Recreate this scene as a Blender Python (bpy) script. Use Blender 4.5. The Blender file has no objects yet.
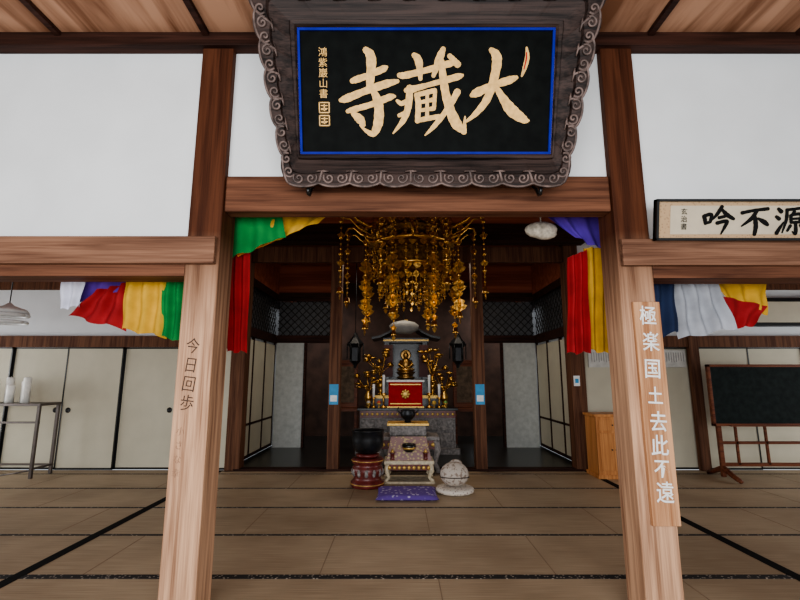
import bpy, bmesh, math, random
from mathutils import Matrix, Vector
random.seed(7)
P=math.radians(9.7); F=450.0; H=1.5; AX=0.13
def wp(px,py,D):
    u=(px-400)/F; v=(300-py)/F
    t=D/(math.cos(P)-v*math.sin(P))
    return (u*t, D, H+t*(math.sin(P)+v*math.cos(P)))
# ---------------- materials
def nt(name):
    m=bpy.data.materials.new(name); m.use_nodes=True
    n=m.node_tree; b=n.nodes['Principled BSDF']; return m,n,b
def plain(name,c,r=.6,metal=0,noise=0.12,scale=12,bump=0,emit=0,spec=None):
    m,n,b=nt(name)
    tc=n.nodes.new('ShaderNodeTexCoord'); nz=n.nodes.new('ShaderNodeTexNoise'); nz.inputs['Scale'].default_value=scale; nz.inputs['Detail'].default_value=4
    n.links.new(tc.outputs['Object'],nz.inputs['Vector'])
    cr=n.nodes.new('ShaderNodeValToRGB')
    cr.color_ramp.elements[0].position=.3; cr.color_ramp.elements[1].position=.7
    cr.color_ramp.elements[0].color=tuple(x*(1-noise) for x in c)+(1,)
    cr.color_ramp.elements[1].color=tuple(min(1,x*(1+noise)) for x in c)+(1,)
    n.links.new(nz.outputs['Fac'],cr.inputs['Fac']); n.links.new(cr.outputs['Color'],b.inputs['Base Color'])
    b.inputs['Roughness'].default_value=r; b.inputs['Metallic'].default_value=metal
    if spec is not None: b.inputs['Specular IOR Level'].default_value=spec
    if bump:
        bp=n.nodes.new('ShaderNodeBump'); bp.inputs['Strength'].default_value=bump; bp.inputs['Distance'].default_value=.02
        n.links.new(nz.outputs['Fac'],bp.inputs['Height']); n.links.new(bp.outputs['Normal'],b.inputs['Normal'])
    if emit:
        b.inputs['Emission Color'].default_value=tuple(c)+(1,); b.inputs['Emission Strength'].default_value=emit
    return m
def wood(name,c1,c2,axis=2,r=.65,scale=1.0,spec=.15,top=None,lo=.36,hi=.64,dist=.6,fine=.45,st=14):
    m,n,b=nt(name)
    tc=n.nodes.new('ShaderNodeTexCoord'); mp=n.nodes.new('ShaderNodeMapping')
    s=[st*scale]*3; s[axis]=.7*scale; mp.inputs['Scale'].default_value=s
    n.links.new(tc.outputs['Object'],mp.inputs['Vector'])
    nz=n.nodes.new('ShaderNodeTexNoise'); nz.inputs['Scale'].default_value=1.3; nz.inputs['Detail'].default_value=8; nz.inputs['Distortion'].default_value=dist
    n.links.new(mp.outputs['Vector'],nz.inputs['Vector'])
    mp2=n.nodes.new('ShaderNodeMapping'); s2=[70*scale]*3; s2[axis]=1.5*scale; mp2.inputs['Scale'].default_value=s2
    n.links.new(tc.outputs['Object'],mp2.inputs['Vector'])
    nz2=n.nodes.new('ShaderNodeTexNoise'); nz2.inputs['Scale'].default_value=1.5; nz2.inputs['Detail'].default_value=3
    n.links.new(mp2.outputs['Vector'],nz2.inputs['Vector'])
    ad=n.nodes.new('ShaderNodeMath'); ad.operation='MULTIPLY_ADD'; ad.inputs[1].default_value=fine
    n.links.new(nz2.outputs['Fac'],ad.inputs[0]); 
    sb=n.nodes.new('ShaderNodeMath'); sb.operation='SUBTRACT'; sb.inputs[1].default_value=fine/2
    n.links.new(nz.outputs['Fac'],sb.inputs[0]); n.links.new(sb.outputs[0],ad.inputs[2])
    cr=n.nodes.new('ShaderNodeValToRGB'); cr.color_ramp.elements[0].position=lo; cr.color_ramp.elements[1].position=hi
    cr.color_ramp.elements[0].color=tuple(c1)+(1,); cr.color_ramp.elements[1].color=tuple(c2)+(1,)
    n.links.new(ad.outputs[0],cr.inputs['Fac'])
    out=cr.outputs['Color']
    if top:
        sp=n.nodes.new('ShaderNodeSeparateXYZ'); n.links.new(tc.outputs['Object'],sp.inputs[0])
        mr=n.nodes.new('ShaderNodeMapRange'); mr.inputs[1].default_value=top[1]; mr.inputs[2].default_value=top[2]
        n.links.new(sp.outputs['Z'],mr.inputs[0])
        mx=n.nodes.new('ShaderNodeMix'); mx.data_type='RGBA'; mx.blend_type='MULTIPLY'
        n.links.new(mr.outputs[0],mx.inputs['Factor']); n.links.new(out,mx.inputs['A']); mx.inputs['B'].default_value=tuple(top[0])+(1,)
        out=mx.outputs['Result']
    n.links.new(out,b.inputs['Base Color']); b.inputs['Roughness'].default_value=r
    b.inputs['Specular IOR Level'].default_value=spec
    bp=n.nodes.new('ShaderNodeBump'); bp.inputs['Strength'].default_value=.2; bp.inputs['Distance'].default_value=.005
    n.links.new(ad.outputs[0],bp.inputs['Height']); n.links.new(bp.outputs['Normal'],b.inputs['Normal'])
    return m
def pattern(name,c1,c2,scale,r=.8,kind='vor',thr=.35):
    m,n,b=nt(name)
    tc=n.nodes.new('ShaderNodeTexCoord')
    if kind=='vor':
        t=n.nodes.new('ShaderNodeTexVoronoi'); t.inputs['Scale'].default_value=scale; o=t.outputs['Distance']
    else:
        t=n.nodes.new('ShaderNodeTexNoise'); t.inputs['Scale'].default_value=scale; t.inputs['Detail'].default_value=5; o=t.outputs['Fac']
    n.links.new(tc.outputs['Object'],t.inputs['Vector'])
    cr=n.nodes.new('ShaderNodeValToRGB'); cr.color_ramp.elements[0].position=thr-.04; cr.color_ramp.elements[1].position=thr+.04
    cr.color_ramp.elements[0].color=tuple(c2)+(1,); cr.color_ramp.elements[1].color=tuple(c1)+(1,)
    n.links.new(o,cr.inputs['Fac']); n.links.new(cr.outputs['Color'],b.inputs['Base Color']); b.inputs['Roughness'].default_value=r
    return m
M_plaster=plain('plaster',(.72,.74,.745),.95,noise=.04,scale=2.5)
M_pillar=wood('pillar_wood',(.15,.065,.035),(.60,.37,.235),2,top=((.17,.095,.07),1.8,2.5),lo=.20,hi=.64)  # upper part coloured darker: aged wood plus painted-in shade above the beams
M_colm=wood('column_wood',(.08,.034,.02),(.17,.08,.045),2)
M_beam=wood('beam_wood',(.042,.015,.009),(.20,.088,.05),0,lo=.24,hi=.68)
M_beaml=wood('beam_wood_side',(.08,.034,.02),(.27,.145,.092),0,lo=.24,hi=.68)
M_beamd=wood('beam_dark',(.022,.009,.006),(.055,.022,.015),0)
M_ceil=wood('ceiling_board',(.19,.085,.045),(.46,.26,.165),1,.6,.35,lo=.36,hi=.60,dist=2.2,fine=.12,st=7)
M_ceild=wood('ceiling_board_inner',(.22,.06,.034),(.36,.11,.062),0,.6,.5)
M_nat=wood('light_board',(.34,.16,.08),(.60,.34,.19),2)
M_orange=wood('cabinet_wood',(.42,.17,.06),(.60,.28,.11),2,.4)
M_gold=plain('gilt_brass',(.58,.33,.09),.3,1,.5,25,.3)
M_golddk=plain('shaded_brass',(.20,.10,.03),.4,1,.5,25,.3)  # darker copy for canopy cores, paints shade into gaps behind the fringe
M_goldl=plain('gold_leaf_lettering',(.74,.47,.18),.6,.1,.20,30,spec=.3)
M_goldp=plain('gold_paint',(.62,.40,.12),.45,.6,.2,30)
M_black=plain('black_lacquer',(.010,.010,.010),.3)
M_boardblk=plain('plaque_black',(.004,.005,.0045),.6,noise=.4,spec=.08)
M_blue=plain('blue_edging',(.015,.02,.26),.6,spec=.1)
M_frame=wood('carved_frame',(.012,.008,.007),(.060,.038,.032),0,.55,spec=.2)
M_scroll=plain('carved_scroll',(.13,.092,.080),.6,noise=.6,scale=20)
M_red=plain('red_lacquer',(.42,.010,.010),.6,spec=.15)
M_maroon=plain('maroon_lacquer',(.13,.022,.018),.35,noise=.4,scale=15)
M_white=plain('white_paint',(.8,.8,.78),.6)
M_paper=plain('fusuma_paper',(.54,.50,.39),.9,noise=.05,scale=3)
M_ink=plain('ink',(.010,.010,.010),.8,spec=.1)
M_bronze=plain('dark_bronze',(.02,.021,.023),.4,.5,.4,10)
M_grey=plain('grey_carved_wood',(.22,.20,.19),.6,noise=.5,scale=22,bump=.5)
M_steel=plain('brown_steel',(.12,.10,.09),.4,.5)
M_slate=plain('blackboard_slate',(.014,.019,.018),.85,noise=.3,spec=.15)
M_poster=plain('blue_poster',(.05,.30,.55),.6)
M_brown=wood('brown_wood',(.10,.03,.016),(.20,.07,.035),0,.4)
M_cush=pattern('purple_brocade',(.13,.07,.34),(.5,.46,.62),16,thr=.3)
M_cush2=pattern('pale_brocade',(.62,.56,.48),(.30,.22,.20),28,thr=.3)
M_broc=pattern('table_brocade',(.34,.22,.22),(.55,.45,.25),22,thr=.38)
M_fish=pattern('mokugyo_wood',(.48,.42,.36),(.26,.20,.16),24,kind='noise',thr=.45)
M_mount=pattern('frame_silk',(.46,.31,.18),(.33,.21,.12),60,thr=.3)
def cloth(name,c): return plain(name,c,.9,noise=.25,scale=5,spec=.15)
C=dict(white=cloth('cloth_white',(.62,.62,.72)),blue=cloth('cloth_blue',(.11,.045,.30)),purple=cloth('cloth_purple',(.10,.045,.34)),
 red=cloth('cloth_red',(.28,.020,.022)),yellow=cloth('cloth_yellow',(.55,.32,.045)),green=cloth('cloth_green',(.02,.20,.05)),
 orange=cloth('cloth_orange',(.75,.22,.04)),grey=cloth('cloth_grey',(.33,.34,.37)),navy=cloth('cloth_navy',(.02,.03,.07)))
# ---------------- mesh builder
class MB:
    def __init__(s): s.v=[];s.f=[];s.m=[];s.s=[]
    def add(s,vs,fs,mi=0,sm=False,M=None):
        o=len(s.v)
        for p in vs:
            p=Vector(p)
            if M is not None: p=M@p
            s.v.append(p)
        for f in fs: s.f.append([i+o for i in f]); s.m.append(mi); s.s.append(sm)
    def box(s,x0,x1,y0,y1,z0,z1,mi=0,b=0,M=None):
        if b:
            bm=bmesh.new(); bmesh.ops.create_cube(bm,size=1)
            for v in bm.verts: v.co=Vector(((x0+x1)/2+v.co.x*(x1-x0),(y0+y1)/2+v.co.y*(y1-y0),(z0+z1)/2+v.co.z*(z1-z0)))
            bmesh.ops.bevel(bm,geom=bm.edges[:],offset=b,segments=2,affect='EDGES',profile=.5)
            bm.verts.index_update()
            s.add([v.co.copy() for v in bm.verts],[[v.index for v in f.verts] for f in bm.faces],mi,False,M); bm.free(); return
        vs=[(x,y,z) for x in(x0,x1) for y in(y0,y1) for z in(z0,z1)]
        s.add(vs,[(0,1,3,2),(4,6,7,5),(0,4,5,1),(2,3,7,6),(0,2,6,4),(1,5,7,3)],mi,False,M)
    def lathe(s,c,prof,n=24,mi=0,sm=True,M=None,lobes=0,la=0,rot=0):
        vs=[];fs=[]
        for r,z in prof:
            for i in range(n):
                a=2*math.pi*i/n+rot; rr=r*(1+la*math.cos(lobes*a)) if lobes else r
                vs.append((c[0]+rr*math.cos(a),c[1]+rr*math.sin(a),c[2]+z))
        k=len(prof)
        for j in range(k-1):
            for i in range(n):
                i2=(i+1)%n; fs.append((j*n+i,j*n+i2,(j+1)*n+i2,(j+1)*n+i))
        fs.append([i for i in range(n)][::-1]); fs.append([(k-1)*n+i for i in range(n)])
        s.add(vs,fs,mi,sm,M)
    def ball(s,c,r,mi=0,n=8,k=5,sq=(1,1,1),M=None):
        vs=[];fs=[]
        for j in range(1,k):
            t=math.pi*j/k
            for i in range(n):
                a=2*math.pi*i/n
                vs.append((c[0]+r*sq[0]*math.sin(t)*math.cos(a),c[1]+r*sq[1]*math.sin(t)*math.sin(a),c[2]+r*sq[2]*math.cos(t)))
        for j in range(k-2):
            for i in range(n):
                i2=(i+1)%n; fs.append((j*n+i,(j+1)*n+i,(j+1)*n+i2,j*n+i2))
        t0=len(vs); vs.append((c[0],c[1],c[2]+r*sq[2])); vs.append((c[0],c[1],c[2]-r*sq[2]))
        for i in range(n):
            i2=(i+1)%n; fs.append((t0,i,i2)); fs.append((t0+1,(k-2)*n+i2,(k-2)*n+i))
        s.add(vs,fs,mi,True,M)
    def tube(s,pts,r,n=6,mi=0,M=None):
        pts=[Vector(p) for p in pts]; vs=[];fs=[]; up=None
        for i,p in enumerate(pts):
            d=(pts[min(i+1,len(pts)-1)]-pts[max(i-1,0)]).normalized()
            if up is None: up=Vector((0,0,1)) if abs(d.z)<.9 else Vector((1,0,0))
            a=d.cross(up)
            if a.length<1e-4: a=d.orthogonal()
            a.normalize(); b=a.cross(d).normalized(); up=b
            rr=r[i] if isinstance(r,(list,tuple)) else r
            for k in range(n):
                t=2*math.pi*k/n; vs.append(p+a*rr*math.cos(t)+b*rr*math.sin(t))
        for i in range(len(pts)-1):
            for k in range(n):
                k2=(k+1)%n; fs.append((i*n+k,i*n+k2,(i+1)*n+k2,(i+1)*n+k))
        fs.append(list(range(n))[::-1]); fs.append([(len(pts)-1)*n+k for k in range(n)])
        s.add(vs,fs,mi,True,M)
    def glyph(s,ch,M,size,mi,off=0,ext=.001):
        cu=bpy.data.curves.new('t','FONT'); cu.body=ch; cu.size=size; cu.align_x='CENTER'; cu.align_y='CENTER'; cu.extrude=ext; cu.offset=off; cu.resolution_u=3
        ob=bpy.data.objects.new('t',cu); bpy.context.scene.collection.objects.link(ob)
        dg=bpy.context.evaluated_depsgraph_get(); me=bpy.data.meshes.new_from_object(ob.evaluated_get(dg))
        s.add([v.co.copy() for v in me.vertices],[list(p.vertices) for p in me.polygons],mi,False,M)
        bpy.data.objects.remove(ob); bpy.data.curves.remove(cu); bpy.data.meshes.remove(me)
    def stroke(s,pts,fn,mi,scale=1,n=.004):
        P_=[Vector((p[0],p[1],p[2])) for p in pts]
        if len(P_)==2: P_.insert(1,(P_[0]+P_[1])/2)
        Q=[P_[0]]+P_+[P_[-1]]; out=[]
        for i in range(1,len(Q)-2):
            for k in range(6):
                t=k/6; a,b,c,d=Q[i-1],Q[i],Q[i+1],Q[i+2]
                out.append(.5*((2*b)+(c-a)*t+(2*a-5*b+4*c-d)*t*t+(3*b-a-3*c+d)*t**3))
        out.append(P_[-1]); L=[];R=[]; N=len(out)
        for i,p in enumerate(out):
            d=(out[min(i+1,N-1)]-out[max(i-1,0)]); d.z=0; d.normalize(); nn=Vector((-d.y,d.x,0))
            w=max(.3,p.z)/2*scale*(1+.06*math.sin(i*2.1))
            L.append((p.x+nn.x*w,p.y+nn.y*w)); R.append((p.x-nn.x*w,p.y-nn.y*w))
        def cap(i,sg):
            p=out[i]; q=out[1 if i==0 else -2]; d=(p-q); d.z=0; d.normalize(); w=max(.3,p.z)/2*scale; nn=Vector((-d.y,d.x,0))*sg
            return [(p.x+nn.x*w*math.cos(t)+d.x*w*math.sin(t)*.8,p.y+nn.y*w*math.cos(t)+d.y*w*math.sin(t)*.8) for t in (math.pi*.25,math.pi*.5,math.pi*.75)]
        vs=[];fs=[]
        for a,b in zip(L,R): vs+= [fn(*a,n),fn(*b,n)]
        for i in range(N-1): fs.append((2*i,2*i+2,2*i+3,2*i+1))
        o=len(vs); e=cap(N-1,1); vs+=[fn(*p,n) for p in e]; fs.append([2*N-2,o,o+1,o+2,2*N-1])
        o=len(vs); e=cap(0,-1); vs+=[fn(*p,n) for p in e]; fs.append([0,1,o+2,o+1,o])
        s.add(vs,fs,mi)
    def obj(s,name,mats,origin=None):
        if origin is None:
            lo=[min(v[i] for v in s.v) for i in range(3)]; hi=[max(v[i] for v in s.v) for i in range(3)]
            origin=((lo[0]+hi[0])/2,(lo[1]+hi[1])/2,lo[2])
        o=Vector(origin)
        me=bpy.data.meshes.new(name); me.from_pydata([tuple(v-o) for v in s.v],[],s.f)
        for m in mats: me.materials.append(m)
        me.polygons.foreach_set('material_index',s.m); me.polygons.foreach_set('use_smooth',s.s); me.update()
        ob=bpy.data.objects.new(name,me); ob.location=o; bpy.context.scene.collection.objects.link(ob)
        return ob
TX=Matrix(((1,0,0,0),(0,0,-1,0),(0,1,0,0),(0,0,0,1)))
def face_cam(x,y,z,sx=1,rot=0): return Matrix.Translation((x,y,z))@TX@Matrix.Rotation(rot,4,'Z')@Matrix.Diagonal((sx,1,1,1))
CZ=4.03
# ---------------- floor
m,n,b=nt('tatami_straw')
tc=n.nodes.new('ShaderNodeTexCoord'); mp=n.nodes.new('ShaderNodeMapping'); mp.inputs['Scale'].default_value=(1.2,60,1)
n.links.new(tc.outputs['Object'],mp.inputs[0]); z1=n.nodes.new('ShaderNodeTexNoise'); z1.inputs['Scale'].default_value=2; z1.inputs['Detail'].default_value=6
n.links.new(mp.outputs[0],z1.inputs['Vector']); z2=n.nodes.new('ShaderNodeTexNoise'); z2.inputs['Scale'].default_value=.9; z2.inputs['Detail'].default_value=3
n.links.new(tc.outputs['Object'],z2.inputs['Vector'])
am=n.nodes.new('ShaderNodeMath'); am.operation='ADD'; n.links.new(z1.outputs['Fac'],am.inputs[0]); n.links.new(z2.outputs['Fac'],am.inputs[1])
cr=n.nodes.new('ShaderNodeValToRGB'); cr.color_ramp.elements[0].position=.38; cr.color_ramp.elements[1].position=.62
cr.color_ramp.elements[0].color=(.30,.22,.14,1); cr.color_ramp.elements[1].color=(.50,.39,.265,1)
hm=n.nodes.new('ShaderNodeMath'); hm.operation='MULTIPLY'; hm.inputs[1].default_value=.5; n.links.new(am.outputs[0],hm.inputs[0]); n.links.new(hm.outputs[0],cr.inputs[0])
n.links.new(cr.outputs[0],b.inputs['Base Color']); b.inputs['Roughness'].default_value=.5; b.inputs['Specular IOR Level'].default_value=.3
M_tat=m
M_heri=pattern('tatami_edge_cloth',(.016,.014,.014),(.34,.30,.25),34,thr=.27)
M_joint=plain('tatami_joint',(.28,.20,.13),.9)
f=MB(); f.box(-8.3,8.5,-1.5,7.72,-.1,0,0)
for i in range(-5,5):
    y=3.73+.92*i
    if y>7.5 or y<-1.4: continue
    wd=.035 if i==0 else .018
    f.box(-8.3,8.5,y-wd,y+wd,0,.003,1)
for X in (-2.92,3.02):
    f.box(X-.045,X+.045,-1.5,7.66,0,.0045,3)
for i in range(-5,5):
    ya=3.73+.92*i
    if ya>6.9 or ya<-1.5: continue
    off=(.91 if i%2 else 0)
    for k in range(-5,5):
        x=AX+1.82*k+off-.75
        if -8.2<x<8.4 : f.box(x-.004,x+.004,ya+.03,ya+.89,0,.0015,2)
f.obj('floor',[M_tat,M_heri,M_joint,M_ink],origin=(0,0,0))
g=MB(); g.box(-2.85,3.11,7.6,13.1,-.12,-.0,0); g.box(-2.7,2.96,7.62,7.82,0,.03,1)
g.obj('floor_sanctuary',[plain('dark_polished_boards',(.025,.027,.025),.28),M_beamd])
# ---------------- ceiling
c=MB(); c.box(-8.3,8.5,-1.5,3.06,CZ,CZ+.08,0)
for k in range(-5,7):
    x=-.34+1.1*k; c.box(x-.022,x+.022,-1.5,3.0,CZ-.035,CZ,1)
for y in (-.9,.1,1.1,2.1): c.box(-8.3,8.5,y-.022,y+.022,CZ-.02,CZ,1)
c.obj('ceiling',[M_ceil,M_beamd])
c=MB(); c.box(-8.3,8.5,3.06,13.1,CZ+.0,CZ+.08,0)
for y in (3.9,4.8,5.7,6.6): c.box(-8.3,8.5,y-.03,y+.03,CZ-.06,CZ,1)
c.box(-2.9,3.1,7.2,7.45,3.72,4.03,1)
c.obj('ceiling_inner',[M_ceild,M_beamd])
# ---------------- front wall with openings
w=MB(); w.box(-8.3,-1.475,3.06,3.16,2.35,CZ,0); w.box(1.73,8.5,3.06,3.16,2.35,CZ,0); w.box(-1.244,1.495,3.06,3.16,2.9,CZ,0)
w.obj('wall_front',[M_plaster])
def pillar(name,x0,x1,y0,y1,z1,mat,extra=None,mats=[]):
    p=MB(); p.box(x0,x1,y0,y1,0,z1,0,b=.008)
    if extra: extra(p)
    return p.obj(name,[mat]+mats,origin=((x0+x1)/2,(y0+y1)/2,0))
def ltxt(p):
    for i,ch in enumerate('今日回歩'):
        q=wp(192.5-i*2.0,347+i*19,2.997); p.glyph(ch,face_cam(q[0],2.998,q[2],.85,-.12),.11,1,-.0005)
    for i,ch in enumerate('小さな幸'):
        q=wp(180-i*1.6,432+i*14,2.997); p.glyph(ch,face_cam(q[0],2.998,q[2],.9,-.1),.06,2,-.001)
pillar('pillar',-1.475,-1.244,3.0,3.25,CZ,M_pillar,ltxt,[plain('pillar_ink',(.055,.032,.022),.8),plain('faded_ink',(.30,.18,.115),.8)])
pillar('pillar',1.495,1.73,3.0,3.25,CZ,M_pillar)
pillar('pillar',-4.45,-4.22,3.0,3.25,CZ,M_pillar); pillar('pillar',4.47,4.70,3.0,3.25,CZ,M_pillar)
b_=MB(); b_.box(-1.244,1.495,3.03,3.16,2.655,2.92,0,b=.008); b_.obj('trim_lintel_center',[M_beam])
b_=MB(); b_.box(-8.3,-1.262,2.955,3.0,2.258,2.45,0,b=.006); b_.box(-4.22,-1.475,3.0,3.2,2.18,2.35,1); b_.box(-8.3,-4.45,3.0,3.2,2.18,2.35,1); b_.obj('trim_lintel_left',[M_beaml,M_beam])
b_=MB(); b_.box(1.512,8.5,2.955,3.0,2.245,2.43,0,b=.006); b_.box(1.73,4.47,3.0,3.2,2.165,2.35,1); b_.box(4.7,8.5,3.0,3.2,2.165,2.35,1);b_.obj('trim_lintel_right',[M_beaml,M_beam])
b_=MB(); b_.box(-8.3,8.5,2.96,3.06,3.92,CZ-.001,0,b=.006); b_.obj('trim_ceiling_beam',[M_beamd])
# ---------------- side walls with window openings
for nm,x0,x1 in (('wall_left',-8.4,-8.3),('wall_right',8.5,8.6)):
    w=MB(); w.box(x0,x1,3.06,4.0,0,CZ); w.box(x0,x1,7.0,7.8,0,CZ); w.box(x0,x1,4.0,7.0,2.1,CZ); w.box(x0,x1,4.0,7.0,0,.4)
    for k in range(1,4): w.box(x0+.03,x1-.03,4+.75*k-.02,4+.75*k+.02,.4,2.1,1)
    w.obj(nm,[M_plaster,M_beamd])
# ---------------- rear plane
YR=7.72
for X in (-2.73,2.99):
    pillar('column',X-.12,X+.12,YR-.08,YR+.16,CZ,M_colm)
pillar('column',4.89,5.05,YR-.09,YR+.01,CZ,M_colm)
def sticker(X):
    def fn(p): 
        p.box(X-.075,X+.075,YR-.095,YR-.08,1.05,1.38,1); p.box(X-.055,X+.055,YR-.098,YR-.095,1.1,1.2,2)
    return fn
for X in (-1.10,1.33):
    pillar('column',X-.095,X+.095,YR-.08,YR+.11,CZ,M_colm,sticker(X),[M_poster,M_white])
w=MB(); w.box(-8.3,-2.85,YR+.03,YR+.13,2.0,CZ); w.box(-8.3,-2.85,YR+.12,YR+.15,0,2.0); w.obj('wall_back_left',[M_plaster])
w=MB(); w.box(3.11,8.5,YR+.03,YR+.13,2.0,CZ); w.box(3.11,8.5,YR+.12,YR+.15,0,2.0); w.obj('wall_back_right',[M_plaster])
b_=MB()
for a,bb in ((-8.3,-2.85),(3.11,8.5)):
    b_.box(a,bb,YR-.06,YR+.03,2.0,2.19,0,b=.006); b_.box(a,bb,YR-.04,YR+.03,3.0,3.2,0)
b_.box(-2.61,2.87,YR-.02,YR+.1,3.5,3.78,0,b=.01)
b_.obj('trim_back_beam',[M_colm])
def fusuma(name,x0,x1,y,left=True):
    d=MB(); d.box(x0+.015,x1-.015,y,y+.03,.02,1.985,0)
    for a,bb,c_,e in ((x0,x0+.02,.0,2.0),(x1-.02,x1,.0,2.0),(x0,x1,.0,.03),(x0,x1,1.975,2.0)): d.box(a,bb,y-.008,y+.035,c_,e,1)
    xx=x0+.12 if left else x1-.12
    d.lathe((0,0,0),[(.04,0),(.045,.006),(.03,.01),(.028,.004)],16,1,M=face_cam(xx,y,.95))
    d.obj(name,[M_paper,M_black])
k=1
xs=[-7.55,-6.62,-5.68,-4.72,-3.76,-2.86]
for i in range(5):
    fusuma('door_%d'%k,xs[i],xs[i+1],YR+.02+.04*(i%2),left=(i%2==0)); k+=1
xs=[3.12,4.05,5.0,5.95,6.9,7.8]
for i in range(5):
    fusuma('door_%d'%k,xs[i],xs[i+1],YR+.02+.04*(i%2),left=(i%2==1)); k+=1
d=MB(); d.box(3.2,4.85,YR-.02,YR+.0,1.66,1.95,0); 
for i in range(39):
    x=3.25+i*.041; d.box(x,x+.012,YR-.022,YR-.02,1.74+random.random()*.05,1.91,1)
d.obj('donor_name_board',[plain('aged_paper',(.55,.54,.5),.9),plain('faded_ink2',(.28,.27,.26),.9)])
# ---------------- sanctuary shell
YB=10.1
def lattice(mb,o,du,L,z0,z1,step,mi,r=.009):
    o=Vector(o);du=Vector(du);h=z1-z0
    t=-h
    while t<L:
        for sgn in (0,1):
            a0=max(t,0);a1=min(t+h,L)
            if a1>a0:
                za=z0+(a0-t);zb=z0+(a1-t)
                if sgn: za=z1-(a0-t);zb=z1-(a1-t)
                p=o+du*a0; q=o+du*a1
                mb.tube([(p.x,p.y,za),(q.x,q.y,zb)],r,4,mi)
        t+=step
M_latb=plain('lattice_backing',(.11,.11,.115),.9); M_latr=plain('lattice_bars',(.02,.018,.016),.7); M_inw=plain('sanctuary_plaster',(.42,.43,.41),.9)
for sd,X in ((-1,-2.80),(1,3.06)):
    s_='left' if sd<0 else 'right'
    w=MB(); w.box(X-.04,X+.04,YR+.16,13,2.25,2.42,1); w.box(X-.04,X+.04,YR+.16,13,3.2,3.35,1); w.box(X-.04,X+.04,YR+.16,13,3.35,CZ,2)
    w.box(X+sd*.06,X+sd*.1,YR+.16,13,0,2.42,0); w.box(X+sd*.12,X+sd*.14,YR+.16,13,2.42,3.35,3)
    lattice(w,(X,YR+.2,0),(0,1,0),YB-YR-.2,2.42,3.2,.17,4)
    w.obj('wall_sanctuary_'+s_,[M_plaster,M_beamd,M_ceild,M_latb,M_latr])
    for i in range(3):
        d=MB(); y0=YR+.2+.75*i; xx=X+sd*.02
        d.box(xx-.01,xx+.01,y0+.02,y0+.73,.08,2.2,0)
        for a,bb in ((y0,y0+.03),(y0+.72,y0+.75)): d.box(xx-.02,xx+.02,a,bb,0.03,2.25,1)
        d.box(xx-.02,xx+.02,y0,y0+.75,.03,.09,1); d.box(xx-.02,xx+.02,y0,y0+.75,.62,.66,1)
        d.obj('door_%d'%k,[M_paper,M_beamd]); k+=1
    w=MB(); a,bb=(X+.04,AX-1.55) if sd<0 else (AX+1.55,X-.04)
    w.box(a,bb,YB,YB+.08,2.25,2.42,1); w.box(a,bb,YB,YB+.08,3.2,3.4,1); w.box(a,bb,YB,YB+.08,3.4,CZ,2); w.box(a,bb,YB+.1,YB+.12,2.42,3.2,3)
    lattice(w,(a,YB+.04,0),(1,0,0),bb-a,2.42,3.2,.17,4)
    wl=.62
    if sd<0: w.box(a,a+wl,YB,YB+.06,0,2.25,0); w.box(a+wl,a+wl+.05,YB-.02,YB+.08,0,2.25,1)
    else: w.box(bb-wl-.1,bb,YB,YB+.06,0,2.25,0); w.box(bb-wl-.15,bb-wl-.1,YB-.02,YB+.08,0,2.25,1)
    w.box(*( (bb-.1,bb) if sd<0 else (a,a+.1)),YB-.02,YB+.1,0,CZ,1)
    w.obj('wall_partition_'+s_,[M_inw,M_beamd,M_ceild,M_latb,M_latr])
w=MB(); w.box(-2.9,1.75,12.0,12.1,0,CZ,0); w.box(2.2,3.1,12.0,12.1,0,CZ,0); w.box(1.75,2.2,12.0,12.1,0,.85,0); w.box(1.75,2.2,12.0,12.1,1.7,CZ,0)
w.obj('wall_back_sanctuary',[plain('dark_panel',(.09,.045,.03),.7,noise=.4,scale=3)])
w=MB(); w.box(1.75,2.2,12.03,12.06,.85,1.7,0)
for x in (1.75,1.96,2.17): w.box(x,x+.03,12.0,12.03,.85,1.7,1)
for z in (.85,1.26,1.67): w.box(1.75,2.2,12.0,12.03,z,z+.03,1)
w.obj('window_1',[plain('daylit_paper',(.8,.88,.95),.9,emit=1.2),M_beamd])
# curtains
def grid_quad(mb,q,mi,D,rip=.02,nx=24,ny=10,fr=5,ph=0):
    A,B,Cc,Dd=[Vector(wp(x,y,D)) for x,y in q]; vs=[];fs=[]
    for j in range(ny+1):
        t=j/ny
        for i in range(nx+1):
            s_=i/nx; p=A.lerp(B,s_).lerp(Dd.lerp(Cc,s_),t); p.y+=rip*math.sin(s_*fr*math.pi+ph+t*1.3)+rip*.4*math.sin(t*9+s_*4); p.z+=.5*rip*math.sin(s_*11)*t
            vs.append(p)
    for j in range(ny):
        for i in range(nx): a=j*(nx+1)+i; fs.append((a,a+1,a+nx+2,a+nx+1))
    mb.add(vs,fs,mi,True)
def curtain(name,D,parts,rail=None):
    mb=MB(); mats=[]
    for i,(col,q,rip,fr) in enumerate(parts):
        grid_quad(mb,q,i,D+.03*i,rip,fr=fr*1.4,ph=i); mats.append(C[col])
    if rail:
        mb.tube([rail[0],rail[1]],.012,6,len(mats)); mats.append(M_brown)
    mb.obj(name,mats)
DC=3.33
curtain('five_color_curtain',DC,[
 ('green',[(162,268),(192,268),(189,344),(160,336)],.02,4),
 ('yellow',[(124,272),(168,268),(165,337),(120,329)],.025,4),
 ('white',[(60,268),(88,268),(80,306),(60,310)],.015,3),
 ('red',[(96,290),(130,282),(126,330),(70,316)],.025,4),
 ('blue',[(84,268),(168,268),(134,290),(74,304)],.02,4)],((-4.2,DC,2.33),(-1.3,DC,2.33)))
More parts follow.
